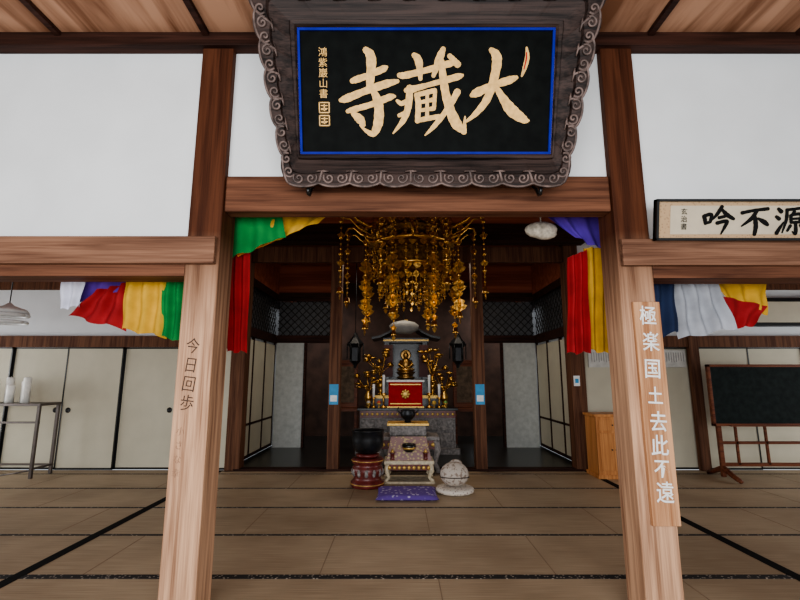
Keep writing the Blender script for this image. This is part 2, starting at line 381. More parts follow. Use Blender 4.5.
curtain('five_color_curtain',DC,[
 ('green',[(228,200),(280,200),(286,236),(228,260)],.02,4),
 ('yellow',[(270,200),(346,200),(318,222),(262,247)],.015,4),
 ('orange',[(232,248),(300,222),(300,230),(238,257)],.006,2),
 ('red',[(226,250),(250,244),(247,352),(228,352)],.02,4),
 ('purple',[(520,200),(612,200),(612,254),(572,236)],.02,5),
 ('red',[(566,258),(586,250),(590,352),(567,354)],.025,4),
 ('yellow',[(583,248),(612,246),(612,354),(588,350)],.02,4)],((-1.4,DC,2.84),(1.65,DC,2.84)))
curtain('five_color_curtain',3.33,[
 ('navy',[(645,276),(674,276),(680,330),(650,342)],.02,3),
 ('grey',[(670,276),(712,276),(736,328),(680,339)],.025,5),
 ('red',[(722,296),(768,306),(752,326),(728,329)],.015,3),
 ('yellow',[(704,276),(768,276),(768,314),(732,305)],.02,4),
 ('green',[(676,272),(706,272),(708,294),(690,290)],.008,2)],((1.6,3.33,2.33),(4.4,3.33,2.33)))
h=MB(); q=wp(541,230,3.55)
h.ball(q,.135,0,14,8,(1,.6,.5)); h.ball((q[0]+.03,q[1],q[2]-.03),.10,0,12,7,(1,.7,.5)); h.tube([(q[0],q[1],q[2]+.04),(q[0]+.02,q[1],4.03)],.006)
h.obj('woven_hat',[plain('pale_straw',(.42,.37,.30),.9,noise=.4,scale=30)])
# ---------------- plaque
t=math.radians(17); Opl=Vector((.172,2.73,3.372))
MP=Matrix(((1,0,0,Opl.x),(0,-math.sin(t),-math.cos(t),Opl.y),(0,math.cos(t),-math.sin(t),Opl.z),(0,0,0,1)))
a_,b0=.83,.385
pq=MB()
pq.box(-a_-.02,a_+.02,-b0-.02,b0+.02,-.03,0,0,M=MP)
bw=.016
for x0,x1,y0,y1 in ((-a_-bw,a_+bw,b0,b0+bw),(-a_-bw,a_+bw,-b0-bw,-b0),(-a_-bw,-a_,-b0,b0),(a_,a_+bw,-b0,b0)): pq.box(x0,x1,y0,y1,-.01,.016,1,M=MP)
A_,B_=a_+bw,b0+bw; HB,HT,BB,BT=.915,1.125,.60,.65
sides=[((-A_,-B_),(A_,-B_),(-HB,-BB),(HB,-BB),9),((A_,-B_),(A_,B_),(HB,-BB),(HT,BT),7),((A_,B_),(-A_,B_),(HT,BT),(-HT,BT),9),((-A_,B_),(-A_,-B_),(-HT,BT),(-HB,-BB),7)]
inn=[];out=[]
for (i0,i1,o0,o1,lb) in sides:
    N=64; d=Vector((o1[0]-o0[0],o1[1]-o0[1])); nrm=Vector((d.y,-d.x)).normalized()
    for j in range(N):
        s_=j/N
        e=.030*abs(math.sin(math.pi*lb*s_))**.6
        inn.append((i0[0]+(i1[0]-i0[0])*s_,i0[1]+(i1[1]-i0[1])*s_)); out.append((o0[0]+(o1[0]-o0[0])*s_+nrm.x*e,o0[1]+(o1[1]-o0[1])*s_+nrm.y*e))
N=len(inn); vs=[];fs=[]
rows=[(0,.02),(.05,.035),(.13,.04),(.17,.02),(.58,.05),(.62,.075),(.9,.09),(1,.09),(1,.05),(.15,-.03)]
for fr,z in rows:
    for p,q in zip(inn,out): vs.append((p[0]+(q[0]-p[0])*fr,p[1]+(q[1]-p[1])*fr,z))
for r in range(len(rows)-1):
    for i in range(N):
        i2=(i+1)%N; fs.append((r*N+i,(r+1)*N+i,(r+1)*N+i2,r*N+i2))
pq.add(vs,fs,2,False,MP)
def spiral(cx,cy,r,turns,z,a0,dirn): 
    return [(cx+r*(1-k/26)*math.cos(a0+dirn*turns*2*math.pi*k/26),cy+r*(1-k/26)*math.sin(a0+dirn*turns*2*math.pi*k/26),z) for k in range(25)]
for (i0,i1,o0,o1,lb) in sides:
    d=(Vector(o1)-Vector(o0)).normalized(); a0=math.atan2(d.y,d.x)
    for j in range(lb):
        s_=(j+.5)/lb
        pi=Vector(i0).lerp(Vector(i1),s_); po=Vector(o0).lerp(Vector(o1),s_); p=pi.lerp(po,.84)
        for sg in (-1,1):
            c_=p+d*sg*.042
            pq.tube(spiral(c_.x,c_.y,.038,1.5,.088,a0+math.pi/2-sg*.9,-sg),.0075,5,3,M=MP)
        if j<lb-1:
            s_=(j+1)/lb; pi=Vector(i0).lerp(Vector(i1),s_); po=Vector(o0).lerp(Vector(o1),s_); pa=pi.lerp(po,.60); pb=pi.lerp(po,.97)
            pq.tube([(pa.x-d.x*.04,pa.y-d.y*.04,.06),(pa.x,pa.y,.07),(pb.x,pb.y,.092)],[.005,.009,.011],5,3,M=MP)
            pq.tube([(pa.x+d.x*.04,pa.y+d.y*.04,.06),(pa.x,pa.y,.07)],[.005,.009],5,3,M=MP)
    pts=[]
    for k2 in range(121):
        s_=k2/120; pi=Vector(i0).lerp(Vector(i1),s_); po=Vector(o0).lerp(Vector(o1),s_); p=pi.lerp(po,.98); pn=(po-pi).normalized()*.028*abs(math.sin(math.pi*lb*s_))**.6; pts.append((p.x+pn.x,p.y+pn.y,.092))
    pq.tube(pts,.008,5,3,M=MP)
def sh(x,y,n=.004): 
    return MP@Vector(((x-427.5)/258*1.66*1.015,(93-y)/120*.77,n))
BR=[ # dai
 [(474,96,4),(480,93,9),(496,86,7),(512,81,8),(520,78,4)],
 [(493,51,5),(499,58,10),(498,74,9),(491,98,8),(480,113,6),(468,123,2)],
 [(497,84,4),(506,98,8),(516,111,12),(529,120,8),(534,121,2)],
 # zo
 [(400,76,5),(407,76,7),(428,71,6),(450,65,7),(458,64,3)],[(415,56,5),(420,62,8),(422,80,4)],[(445,50,5),(441,60,8),(435,77,4)],
 [(407,91,5),(413,90,7),(432,85,5),(458,78,7),(465,76,3)],
 [(411,88,7),(410,105,7),(405,120,6),(394,134,1.5)],
 [(410,100,4),(403,104,5),(398,101,3)],[(408,113,5),(400,116,4)],
 [(418,95,5),(420,105,6),(419,122,5)],[(420,95,5),(437,91,5)],[(421,103,3.5),(436,100,4.5)],[(421,111,3.5),(436,109,4.5)],[(419,121,5),(441,117,5)],[(429,94,3.5),(429,119,4)],[(437,92,4),(436,109,4)],
 [(443,62,6),(446,85,8),(451,106,9),(459,124,11),(467,132,5)],[(468,117,1.5),(467,133,6)],
 [(460,92,7),(451,108,6),(437,126,5),(427,136,1.5)],[(451,57,5),(460,66,7)],
 # ji
 [(352,82,5),(358,80,7),(370,76,6),(384,70,7),(388,68,3)],[(366,51,6),(372,60,10),(370,90,7)],[(340,101,4),(347,99,8),(365,92,7),(386,85,8),(399,82,4)],
 [(347,112,4),(354,110,6),(372,105,6),(390,98,7),(396,97,3)],[(373,90,6),(379,104,9),(379,122,10),(374,134,7),(367,132,4),(360,126,1.5)],[(353,114,5),(360,120,9),(364,126,4)]]
for i,st in enumerate(BR): pq.stroke(st,sh,4,1.0,.003+i*.0002)
for i,ch in enumerate('鴻紫巖山書'):
    p=sh(323,54+i*10.2,.003); pq.glyph(ch,Matrix.Translation(p)@MP.to_3x3().to_4x4(),.062,4,0)
def seal(x0,x1,y0,y1):
    w_=1.2
    for s4 in (((x0,y0),(x1,y0)),((x0,y1),(x1,y1)),((x0,y0),(x0,y1)),((x1,y0),(x1,y1)),((x0+2,y0+3),(x1-2,y0+3)),((x0+2,y0+6),(x1-2,y0+6)),((x0+5,y0+2),(x0+5,y1-2)),((x0+2,y1-3),(x1-3,y1-3))):
        pq.stroke([(s4[0][0],s4[0][1],w_),(s4[1][0],s4[1][1],w_)],sh,4)
seal(318.5,328.5,103,113); seal(318.5,328.5,116,126)
pq.stroke([(529,49,2),(530,58,4.5),(528,68,4.5),(525,77,2)],sh,4); pq.stroke([(529,54,1.3),(529,60,1.5),(527,70,1.2)],sh,5,1,.006)
pq.obj('temple_name_plaque',[M_boardblk,M_blue,M_frame,M_scroll,M_goldl,M_red],origin=tuple(Opl))
hk=MB()
for x in (-.62,.95): hk.tube([(x,3.03,2.84),(x,2.96,2.79),(x,2.92,2.73),(x,2.88,2.72),(x,2.86,2.76)],.012,6,0)
hk.obj('plaque_hook',[M_black])
# ---------------- calligraphy frame on right
tf=math.radians(12); qf=wp(654,242,2.93); Of=Vector((qf[0],2.92,2.405))
MF=Matrix(((1,0,0,Of.x),(0,-math.sin(tf),-math.cos(tf),Of.y),(0,math.cos(tf),-math.sin(tf),Of.z),(0,0,0,1)))
fr=MB(); W,Hh=1.75,.275
fr.box(0,W,0,Hh,-.02,0,1,M=MF)
for x0,x1,y0,y1 in ((0,W,0,.016),(0,W,Hh-.016,Hh),(0,.016,0,Hh),(W-.016,W,0,Hh)): fr.box(x0,x1,y0,y1,-.025,.02,0,M=MF)
fr.box(.10,W-.10,.042,Hh-.042,0,.003,2,M=MF)
CH={'gin':[[(6,36,9),(10,48,10),(12,62,8)],[(8,36,9),(30,31,9),(27,56,8)],[(12,60,8),(28,56,7)],[(64,4,9),(50,28,9),(32,50,4)],[(62,12,6),(80,32,11),(102,46,8)],[(54,42,8),(74,37,8)],[(48,60,9),(80,53,9),(74,72,8),(62,96,4)]],
 'fu':[[(8,26,9),(45,18,8),(92,12,9)],[(58,16,8),(40,44,10),(8,70,4)],[(50,40,10),(54,70,11),(50,98,9)],[(60,44,6),(80,56,12),(92,66,8)]],
 'gen':[[(10,12,8),(20,22,11)],[(4,38,8),(14,46,10)],[(6,94,10),(16,76,8),(28,56,3)],[(36,16,8),(66,12,7),(98,8,8)],[(38,16,8),(36,50,8),(24,92,4)],[(62,20,8),(54,32,6)],[(50,34,8),(52,58,8)],[(50,34,7),(82,30,8),(78,58,7)],[(53,46,6),(78,44,6)],[(52,58,7),(78,56,7)],[(66,58,8),(67,94,9),(56,88,3)],[(50,68,8),(40,86,6)],[(80,66,6),(94,82,11)]],
 'wa':[[(30,8,6),(14,20,6)],[(6,34,7),(48,28,7)],[(28,14,8),(28,96,8)],[(26,38,6),(6,68,4)],[(30,38,5),(46,56,8)],[(60,34,8),(62,74,8)],[(60,34,7),(92,30,8),(90,72,8)],[(62,72,7),(90,70,7)]]}
zi=0
for key,x0 in (('gin',.31),('fu',.56),('gen',.80),('wa',1.12)):
    for st in CH[key]:
        zi+=1; fr.stroke([(a,b,c*1.4) for a,b,c in st],lambda x,y,n=.004,x0=x0: MF@Vector((x0+x*.0021,.236-y*.0020,n)),3,1,.005+zi*.0001)
for i,ch in enumerate('玄治書'): fr.glyph(ch,MF@Matrix.Translation((.19,.19-i*.05,.006)),.045,3,0)
fr.obj('framed_calligraphy',[M_black,M_mount,plain('rice_paper',(.52,.45,.34),.9,noise=.06),M_ink],origin=tuple(Of))
# ---------------- board on right pillar
bd=MB(); t0=wp(646,302,2.98); b1=wp(666,526,2.98)
bx=(t0[0]+b1[0])/2
bd.box(bx-.088,bx+.088,2.97,2.998,b1[2],t0[2],0,b=.004)
for i,ch in enumerate('極楽国土去此不遠'):
    yy=[317,343,370,397,423,447,470,494][i]; q=wp(650,yy,2.968); bd.glyph(ch,face_cam(bx+.004*math.sin(i*2),2.967,q[2],.85,-.05),.135 if i not in(3,6) else .12,1,.0012)
bd.obj('sutra_verse_board',[M_nat,M_white])
# ---------------- hanging canopy (tenkai)
T=MB(); cx,cy=AX+.03,6.0
T.lathe((cx,cy,0),[(.03,4.03),(.03,3.86),(.10,3.84),(.14,3.78),(.10,3.72)],12,0)
T.lathe((cx,cy,0),[(.08,3.78),(.16,3.70),(.34,3.62),(.60,3.58),(.62,3.52),(.50,3.50),(.42,3.50)],6,0,False,rot=math.pi/6)
T.lathe((cx,cy,0),[(.42,3.52),(.44,3.46),(.40,3.44),(.40,3.34),(.47,3.32),(.47,3.27),(.38,3.25)],24,1,lobes=12,la=.02)
T.lathe((cx,cy,0),[(.50,3.29),(.58,3.24),(.50,3.18),(.44,3.18),(.42,2.95),(.46,2.93),(.40,2.86),(.20,2.78),(.05,2.72)],8,1,False)
def leaf(c,w_,h_,ang,mi=0):
    ca,sa=math.cos(ang),math.sin(ang); pts=[(0,0),(.5,-.35),(.35,-.7),(0,-1),(-.35,-.7),(-.5,-.35)]
    vs=[(c[0]-sa*x*w_+ca*o,c[1]+ca*x*w_+sa*o,c[2]+y*h_) for o in(0,.008) for x,y in pts]
    fs=[(0,1,2,3,4,5),(11,10,9,8,7,6)]+[(i,(i+1)%6,6+(i+1)%6,6+i) for i in range(6)]
    T.add(vs,fs,mi)
def strand(x,y,z0,z1,ang,big=1.0,dens=.075):
    z=z0; i=0
    T.tube([(x,y,z0+.02),(x,y,z1)],.004,4,0)
    while z>z1+.08*big:
        T.ball((x,y,z),.014*big if i%3 else .026*big,0,6,4)
        if i%5==2: 
            leaf((x,y,z),.09*big,.07*big,ang); leaf((x,y,z),.09*big,.07*big,ang+math.pi/2)
        z-=dens*(.8 if i%3 else 1.0)*big; i+=1
    T.lathe((x,y,z1),[(.006,.07*big),(.025*big,.06*big),(.03*big,.02*big),(.042*big,0)],8,0)
    leaf((x,y,z1),.05*big,.07*big,ang)
for i in range(24):
    a=2*math.pi*i/24; leaf((cx+.55*math.cos(a),cy+.55*math.sin(a),3.56),.12,.11,a)
    leaf((cx+.47*math.cos(a),cy+.47*math.sin(a),3.33),.11,.09,a)
    leaf((cx+.53*math.cos(a),cy+.53*math.sin(a),3.24),.10,.09,a)
    leaf((cx+.46*math.cos(a+.13),cy+.46*math.sin(a+.13),2.95),.11,.10,a)
    leaf((cx+.36*math.cos(a+.13),cy+.36*math.sin(a+.13),2.85),.09,.10,a)
for i in range(6):
    a=2*math.pi*i/6+math.pi/6; T.tube([(cx+.52*math.cos(a),cy+.52*math.sin(a),z) for z in (3.52,3.3)],.022,6,0)
    T.tube([(cx+r*math.cos(a),cy+r*math.sin(a),z) for r,z in ((.56,3.26),(.66,3.24),(.72,3.32),(.66,3.36))],[.02,.018,.014,.008],6,0)
T.lathe((cx,cy,0),[(.50,3.30),(.585,3.27),(.585,3.245),(.50,3.22)],24,0)
T.lathe((cx,cy,0),[(.44,2.98),(.50,2.965),(.50,2.94),(.42,2.92)],24,0)
for i in range(24):
    a=2*math.pi*i/24+.1; strand(cx+.53*math.cos(a),cy+.53*math.sin(a),3.46,3.30+.03*(i%2),a,.6,.055)
    strand(cx+.52*math.cos(a),cy+.52*math.sin(a),3.16,2.98-.08*(i%3),a,.65,.055)
    strand(cx+.44*math.cos(a),cy+.44*math.sin(a),2.90,2.62-.06*(i%2),a,.65,.055)
for i in range(16):
    a=2*math.pi*i/16; strand(cx+.28*math.cos(a),cy+.28*math.sin(a),2.80,2.45,a,.65,.055)
for i in range(8):
    a=2*math.pi*i/8+.3927
    ca,sa=math.cos(a),math.sin(a)
    pr=[(.45,3.52),(.62,3.48),(.78,3.55),(.9,3.66),(1.0,3.66),(1.04,3.58),(.98,3.54),(.95,3.58)]
    T.tube([(cx+r*ca,cy+r*sa,z) for r,z in pr],[.03,.028,.025,.022,.02,.016,.012,.01],6,0)
    T.tube([(cx+(r-.02)*ca,cy+(r-.02)*sa,z-.11) for r,z in pr[:5]],[.012]*5,5,0)
    leaf((cx+.8*ca,cy+.8*sa,3.70),.13,.15,a+math.pi/2); leaf((cx+.98*ca,cy+.98*sa,3.62),.12,.15,a)
    strand(cx+1.0*ca,cy+1.0*sa,3.5,2.55,a,1.2,.07)
    R2=.66; strand(cx+R2*ca,cy+R2*sa,3.44,2.1+.15*(i%2),a,1.15,.07)
    for z in (2.95,2.7,2.45):
        for dz,w_ in ((0,.2),(.06,.15)):
            leaf((cx+R2*ca,cy+R2*sa,z+dz),w_,.12,a); leaf((cx+R2*ca,cy+R2*sa,z+dz),w_,.12,a+math.pi/2)
T.obj('hanging_altar_canopy',[M_gold,M_golddk])
# ---------------- altar
al=MB(); x0,x1=-.80,1.10; y0=9.2
al.box(x0-.05,x1+.05,y0-.05,y0+.65,.84,.89,1,b=.008); al.box(x0,x1,y0,y0+.62,.70,.84,2); al.box(x0,x1,y0+.02,y0+.6,.12,.70,0); al.box(x0-.08,x1+.08,y0-.06,y0+.65,0,.12,0,b=.01)
for i in range(6):
    xa=x0+.03+i*(x1-x0-.02)/6; al.box(xa,xa+.26,y0-.012,y0+.02,.2,.4,3,b=.01); al.box(xa,xa+.26,y0-.012,y0+.02,.46,.66,3,b=.01)
for i in range(19): al.ball((x0+.05+i*.1,y0-.005,.77),.03,4,8,5,(1,.3,1))
al.box(x0+.2,x1-.2,y0+.43,y0+.64,.89,1.12,1); al.box(x0+.2,x1-.2,y0+.41,y0+.43,1.06,1.12,4)
al.obj('altar',[M_grey,M_black,M_maroon,M_grey,M_goldp])
r_=MB(); cx0=AX-.02
r_.box(cx0-.34,cx0+.34,9.24,9.54,.892,1.40,0,b=.01); r_.box(cx0-.38,cx0+.38,9.20,9.56,1.40,1.44,1); r_.box(cx0-.37,cx0+.37,9.22,9.56,.892,.92,2)
for z in (.96,1.34): r_.box(cx0-.31,cx0+.31,9.23,9.24,z,z+.02,2)
r_.lathe((0,0,0),[(.06,0),(.07,.01),(.05,.02)],20,2,M=face_cam(cx0,9.24,1.16)); 
for i in range(8):
    a=i*math.pi/4; r_.ball((cx0+.07*math.cos(a),9.225,1.16+.07*math.sin(a)),.024,2,8,5,(1,.3,1))
r_.obj('red_lacquer_offertory_box',[M_red,M_white,M_goldp])
z_=MB(); sx=AX+.0; yb=9.95
z_.box(sx-.55,sx+.55,yb,yb+.6,0.0,1.45,0,b=.01)
for s_ in (-1,1): z_.box(sx+s_*.42-.05,sx+s_*.42+.05,yb,yb+.1,1.45,2.25,0); z_.box(sx+s_*.42-.055,sx+s_*.42+.055,yb-.005,yb+.1,1.5,1.53,1); z_.box(sx+s_*.42-.055,sx+s_*.42+.055,yb-.005,yb+.1,2.15,2.2,1)
z_.box(sx-.5,sx+.5,yb+.5,yb+.6,1.45,2.25,0)
z_.box(sx-.5,sx+.5,yb-.02,yb+.6,2.25,2.35,0); z_.box(sx-.5,sx+.5,yb-.03,yb-.02,2.28,2.31,1)
prof=[(-.75,2.36),(-.55,2.40),(-.35,2.50),(-.18,2.62),(0,2.68),(.18,2.62),(.35,2.50),(.55,2.40),(.75,2.36)]
vs=[(sx+x,yy,z) for yy in(yb-.15,yb+.65) for x,z in prof]+[(sx+x,yy,z-.05) for yy in(yb-.15,yb+.65) for x,z in prof]
n9=9; fs=[]
for i in range(8): fs+=[(i,i+1,n9+i+1,n9+i),(18+i,27+i,28+i,19+i),(i,18+i,19+i,i+1),(n9+i,n9+i+1,28+i,27+i)]
z_.add(vs,fs,0); z_.box(sx-.04,sx+.04,yb-.17,yb+.65,2.66,2.74,1)
for s_ in (-1,1): z_.box(sx+s_*.39-.10,sx+s_*.39+.10,yb-.01,yb+.02,1.50,2.2,2)
z_.obj('altar_shrine_cabinet',[M_black,M_goldp,plain('dark_brocade',(.07,.03,.03),.8)])
bu=MB(); by=yb+.22
bu.lathe((sx,by,1.45),[(.16,0),(.20,.04),(.14,.07),(.18,.13),(.21,.16)],20,0,lobes=10,la=.05)
bu.ball((sx,by,1.66),.17,0,16,8,(1.15,.8,.4)); bu.ball((sx,by,1.78),.11,0,14,8,(1,.75,1.3)); bu.ball((sx,by-.01,1.97),.062,0,14,8,(1,1,1.15)); bu.ball((sx,by,2.04),.03,0)
for s_ in(-1,1): bu.tube([(sx+s_*.1,by,1.86),(sx+s_*.15,by-.03,1.76),(sx+s_*.03,by-.12,1.70)],[.035,.032,.02],8,0)
bu.lathe((0,0,0),[(.12,0),(.12,.01),(.10,.012)],24,0,M=face_cam(sx,by+.09,1.99))
bu.obj('buddha_statue',[plain('dark_gilt',(.35,.20,.07),.4,1,.4,20)])
def joka(name,x,y,z0,h_,s_=1):
    j=MB(); j.lathe((x,y,z0),[(.06*s_,0),(.05*s_,.03),(.02*s_,.06),(.06*s_,.12*s_),(.07*s_,.18*s_),(.03*s_,.26*s_),(.045*s_,.3*s_)],14,0)
    random.seed(int(x*100))
    for i in range(11):
        a=i*2*math.pi/11; R=(.05+.12*random.random())*s_; zt=z0+h_*(.5+.5*random.random())
        ex,ey=x+R*math.cos(a)*1.6,y+R*math.sin(a)*.7
        j.tube([(x,y,z0+.28*s_),(x+R*.4*math.cos(a),y+R*.4*math.sin(a),z0+h_*.5),(ex,ey,zt)],.007,5,0)
        if i%3==0: j.lathe((ex,ey,zt),[(.01,-.03),(.05*s_,0),(.035*s_,.05),(.005,.08)],8,0,lobes=4,la=.2)
        else: j.ball((ex,ey,zt),.07*s_,0,8,5,(1,.6,.35))
    j.obj(name,[M_gold])
joka('gilt_lotus_flowers',AX-.78,9.45,.89,.75,1.2); joka('gilt_lotus_flowers',AX+.78,9.45,.89,.75,1.2)
joka('gilt_lotus_flowers',AX-.54,9.72,1.12,1.0,1.3); joka('gilt_lotus_flowers',AX+.56,9.72,1.12,1.0,1.3)
def candle(x,y,z0,s_=1):
    j=MB(); j.lathe((x,y,z0),[(.06*s_,0),(.05*s_,.02),(.015,.05),(.025,.12*s_),(.012,.16*s_),(.05*s_,.2*s_),(.012,.21*s_)],12,0); j.lathe((x,y,z0+.2*s_),[(.024,0),(.028,.26*s_),(.02,.265*s_)],10,1)
    j.tube([(x,y,z0+.46*s_),(x,y,z0+.49*s_)],.003,4,2); j.obj('candlestick',[M_gold,M_white,M_ink])
for x in (-.66,.66,-.46,.46): candle(AX+x,9.27,.89,1.0+.4*(abs(x)<.5))
for x,c_,nm in ((-.76,(.65,.6,.5),'offering_cup'),(.55,(.7,.45,.08),'offering_cup'),(.78,(.2,.4,.1),'offering_cup'),(-.55,(.6,.1,.05),'offering_cup')):
    j=MB(); j.lathe((AX+x,9.20,.89),[(.03,0),(.012,.02),(.012,.05),(.05,.09),(.045,.10),(.02,.07)],14,0); j.ball((AX+x,9.20,.995),.04,1); j.obj(nm,[M_goldp,plain('offering_col%d'%int(x*100),c_,.6)])
l=MB(); q=wp(404,327,9.0); l.lathe((q[0],9.0,q[2]-.13),[(.16,0),(.27,.06),(.30,.16),(.22,.22),(.05,.26)],20,0); l.tube([(q[0],9,q[2]+.1),(q[0],9,4.0)],.01,5,1); l.obj('hanging_drum_lamp',[plain('grey_shade',(.28,.27,.25),.6),M_black])
for s_ in (-1,1):
    l=MB(); X=AX+s_*1.02; l.tube([(X,9.0,4.0),(X,9.0,2.35)],.008,5,0); l.lathe((X,9.0,1.75),[(.02,-.08),(.05,0),(.11,.06),(.11,.32),(.17,.40),(.07,.52),(.02,.62)],6,0,False)
    for i in range(6): 
        a=i*math.pi/3; l.tube([(X+.16*math.cos(a),9+.16*math.sin(a),2.15),(X+.16*math.cos(a),9+.16*math.sin(a),1.85)],.010,5,0)
    l.obj('hanging_temple_lantern',[M_bronze])
for s_ in (-1,1):
    d=MB(); X=AX+s_*1.45; d.box(X-.35,X+.35,10.6,11.1,.72,.78,0); 
    for a in (-.3,.3):
        for b2 in (10.65,11.05): d.box(X+a-.03,X+a+.03,b2-.03,b2+.03,0,.72,0)
    d.box(X-.3,X+.3,11.0,11.08,.78,1.9,0,b=.01); d.box(X-.22,X+.22,10.98,11.0,.9,1.75,1)
    d.obj('side_altar',[M_brown,plain('dark_scroll',(.12,.08,.05),.8,noise=.4)])
# ---------------- front tables
tb=MB(); X=AX; y0=7.45
tb.box(X-.50,X+.50,y0,y0+.55,.50,.56,0,b=.01); tb.box(X-.45,X+.45,y0+.04,y0+.5,.36,.50,1)
for a in (-.45,.45):
    for b2 in (.05,.5): tb.tube([(X+a,y0+b2,.5),(X+a*1.06,y0+b2,.35),(X+a*.95,y0+b2,.15),(X+a*1.1,y0+b2,0)],[.05,.055,.035,.045],8,0)
tb.box(X-.46,X+.46,y0+.08,y0+.46,.1,.14,0)
for i in range(9): tb.ball((X-.4+i*.1,y0+.03,.43),.035,2,8,5,(1,.3,1))
tb.box(X-.30,X+.30,y0+.1,y0+.45,.56,.72,0,b=.01); tb.box(X-.34,X+.34,y0+.06,y0+.49,.72,.76,2,b=.005)
tb.obj('offering_table',[M_grey,M_maroon,M_goldp])
ib=MB(); ib.lathe((X+.0,y0+.26,.76),[(.06,0),(.05,.03),(.11,.08),(.13,.14),(.11,.18),(.12,.2),(.09,.19)],20,0); 
for s_ in (-1,1): ib.tube([(X+s_*.11,y0+.26,.9),(X+s_*.18,y0+.26,.95),(X+s_*.15,y0+.26,1.0)],.012,6,0)
ib.obj('incense_burner',[M_bronze])
sd=MB(); xc=AX-.0; y0=6.75
sd.box(xc-.36,xc+.36,y0,y0+.42,.26,.31,1,b=.006)
sd.box(xc-.30,xc+.30,y0+.02,y0+.4,.18,.26,2)
for a in (-.31,.31):
    for b2 in (.04,.38): sd.tube([(xc+a,y0+b2,.28),(xc+a*1.05,y0+b2,.17),(xc+a*.93,y0+b2,.08),(xc+a*1.1,y0+b2,.03),(xc+a*1.08,y0+b2,.015)],[.035,.04,.025,.03,.03],8,1)
sd.box(xc-.37,xc+.37,y0-.01,y0+.43,0,.03,1)
for i in range(9): sd.ball((xc-.28+i*.07,y0+.01,.215),.028,3,8,5,(1,.4,1))
vs=[(xc-.33,y0+.05,.31),(xc+.33,y0+.05,.31),(xc+.33,y0+.4,.31),(xc-.33,y0+.4,.31),(xc-.29,y0+.12,.42),(xc+.29,y0+.12,.42),(xc+.27,y0+.4,.60),(xc-.27,y0+.4,.60)]
sd.add(vs,[(0,3,2,1),(0,1,5,4),(1,2,6,5),(2,3,7,6),(3,0,4,7),(4,5,6,7)],0)
sd.obj('sutra_desk',[M_broc,plain('ivory_lacquer',(.55,.47,.33),.4,noise=.3,scale=20),M_maroon,M_goldp])
bo=MB(); bo.lathe((xc-.0,y0+.10,.42),[(.05,0),(.07,.02),(.10,.07),(.10,.11),(.085,.115),(.07,.06)],20,0); bo.lathe((xc,y0+.10,.44),[(.088,.02),(.10,.05),(.088,.055)],20,1); bo.obj('incense_bowl',[M_black,M_goldp])
for x in (-.24,.24):
    j=MB(); j.lathe((xc+x,y0+.06,.32),[(.035,0),(.03,.02),(.03,.08),(.045,.10),(.035,.10)],14,0); j.lathe((xc+x,y0+.06,.42),[(.03,0),(.015,.03),(.004,.05)],8,1); j.obj('small_offering_cup',[M_maroon,M_goldp])
kx,ky=-.455,6.62
s1=MB(); s1.lathe((kx,ky,0),[(.22,0),(.235,.02),(.235,.07),(.20,.09),(.19,.13),(.215,.2),(.21,.27),(.18,.29),(.215,.32),(.225,.37),(.20,.385),(.14,.385)],24,0)
for z,r in ((.05,.237),(.355,.226)):
    s1.lathe((kx,ky,z),[(r,-.006),(r+.006,0),(r,.006)],24,1)
for i in range(12):
    a=2*math.pi*i/12; s1.ball((kx+.2*math.cos(a),ky+.2*math.sin(a),.2),.05,2,8,5,(.6,.6,1.1))
s1.obj('bell_stand',[M_maroon,M_goldp,M_grey])
k1=MB(); k1.lathe((kx,ky,0),[(.10,.44),(.17,.47),(.215,.54),(.225,.64),(.222,.745),(.235,.755),(.225,.76),(.205,.75),(.205,.62),(.15,.5),(.05,.47)],32,0)
k1.obj('singing_bowl_bell',[M_bronze])
k2=MB(); k2.lathe((kx,ky,.385),[(.12,0),(.16,.02),(.17,.045),(.13,.055),(.05,.055)],20,0); k2.obj('bell_cushion',[M_maroon])
mk=MB(); mx,my=.72,6.25
mk.ball((mx,my,.235),.19,0,24,14,(1.0,.85,.82)); mk.ball((mx+.03,my+.10,.35),.08,0,12,8,(1.1,.7,.7))
mk.tube([(mx+.187*math.cos(a),my-.160*math.sin(a),.20+.015*math.sin(a)) for a in [math.pi*k_/14 for k_ in range(15)]],.007,6,1)
mk.obj('wooden_fish_drum',[M_fish,plain('slot_dark_wood',(.05,.035,.03),.9)])
cu=MB(); cu.lathe((mx,my,0),[(.18,0),(.24,.02),(.255,.045),(.23,.075),(.10,.08)],28,0,lobes=14,la=.02); cu.obj('round_drum_cushion',[M_cush2])
def zab(name,x0,x1,y0,y1,h_,mat):
    z=MB(); n1=20; vs=[];fs=[]
    for sgn in (1,-1):
        for j in range(n1+1):
            for i in range(n1+1):
                u,v=i/n1*2-1,j/n1*2-1
                e=(1-abs(u)**6)*(1-abs(v)**6)
                X=(x0+x1)/2+(x1-x0)/2*u*(1-.05*(1-v*v)); Y=(y0+y1)/2+(y1-y0)/2*v*(1-.05*(1-u*u))
                vs.append((X,Y,h_*.4+sgn*h_*(.55 if sgn>0 else .38)*e**.5))
    o=(n1+1)**2
    for j in range(n1):
        for i in range(n1):
            a=j*(n1+1)+i; fs.append((a,a+1,a+n1+2,a+n1+1)); fs.append((o+a,o+a+n1+1,o+a+n1+2,o+a+1))
    z.add(vs,fs,0,True); z.obj(name,[mat])
zab('floor_cushion',AX-.43,AX+.35,5.78,6.42,.075,M_cush)
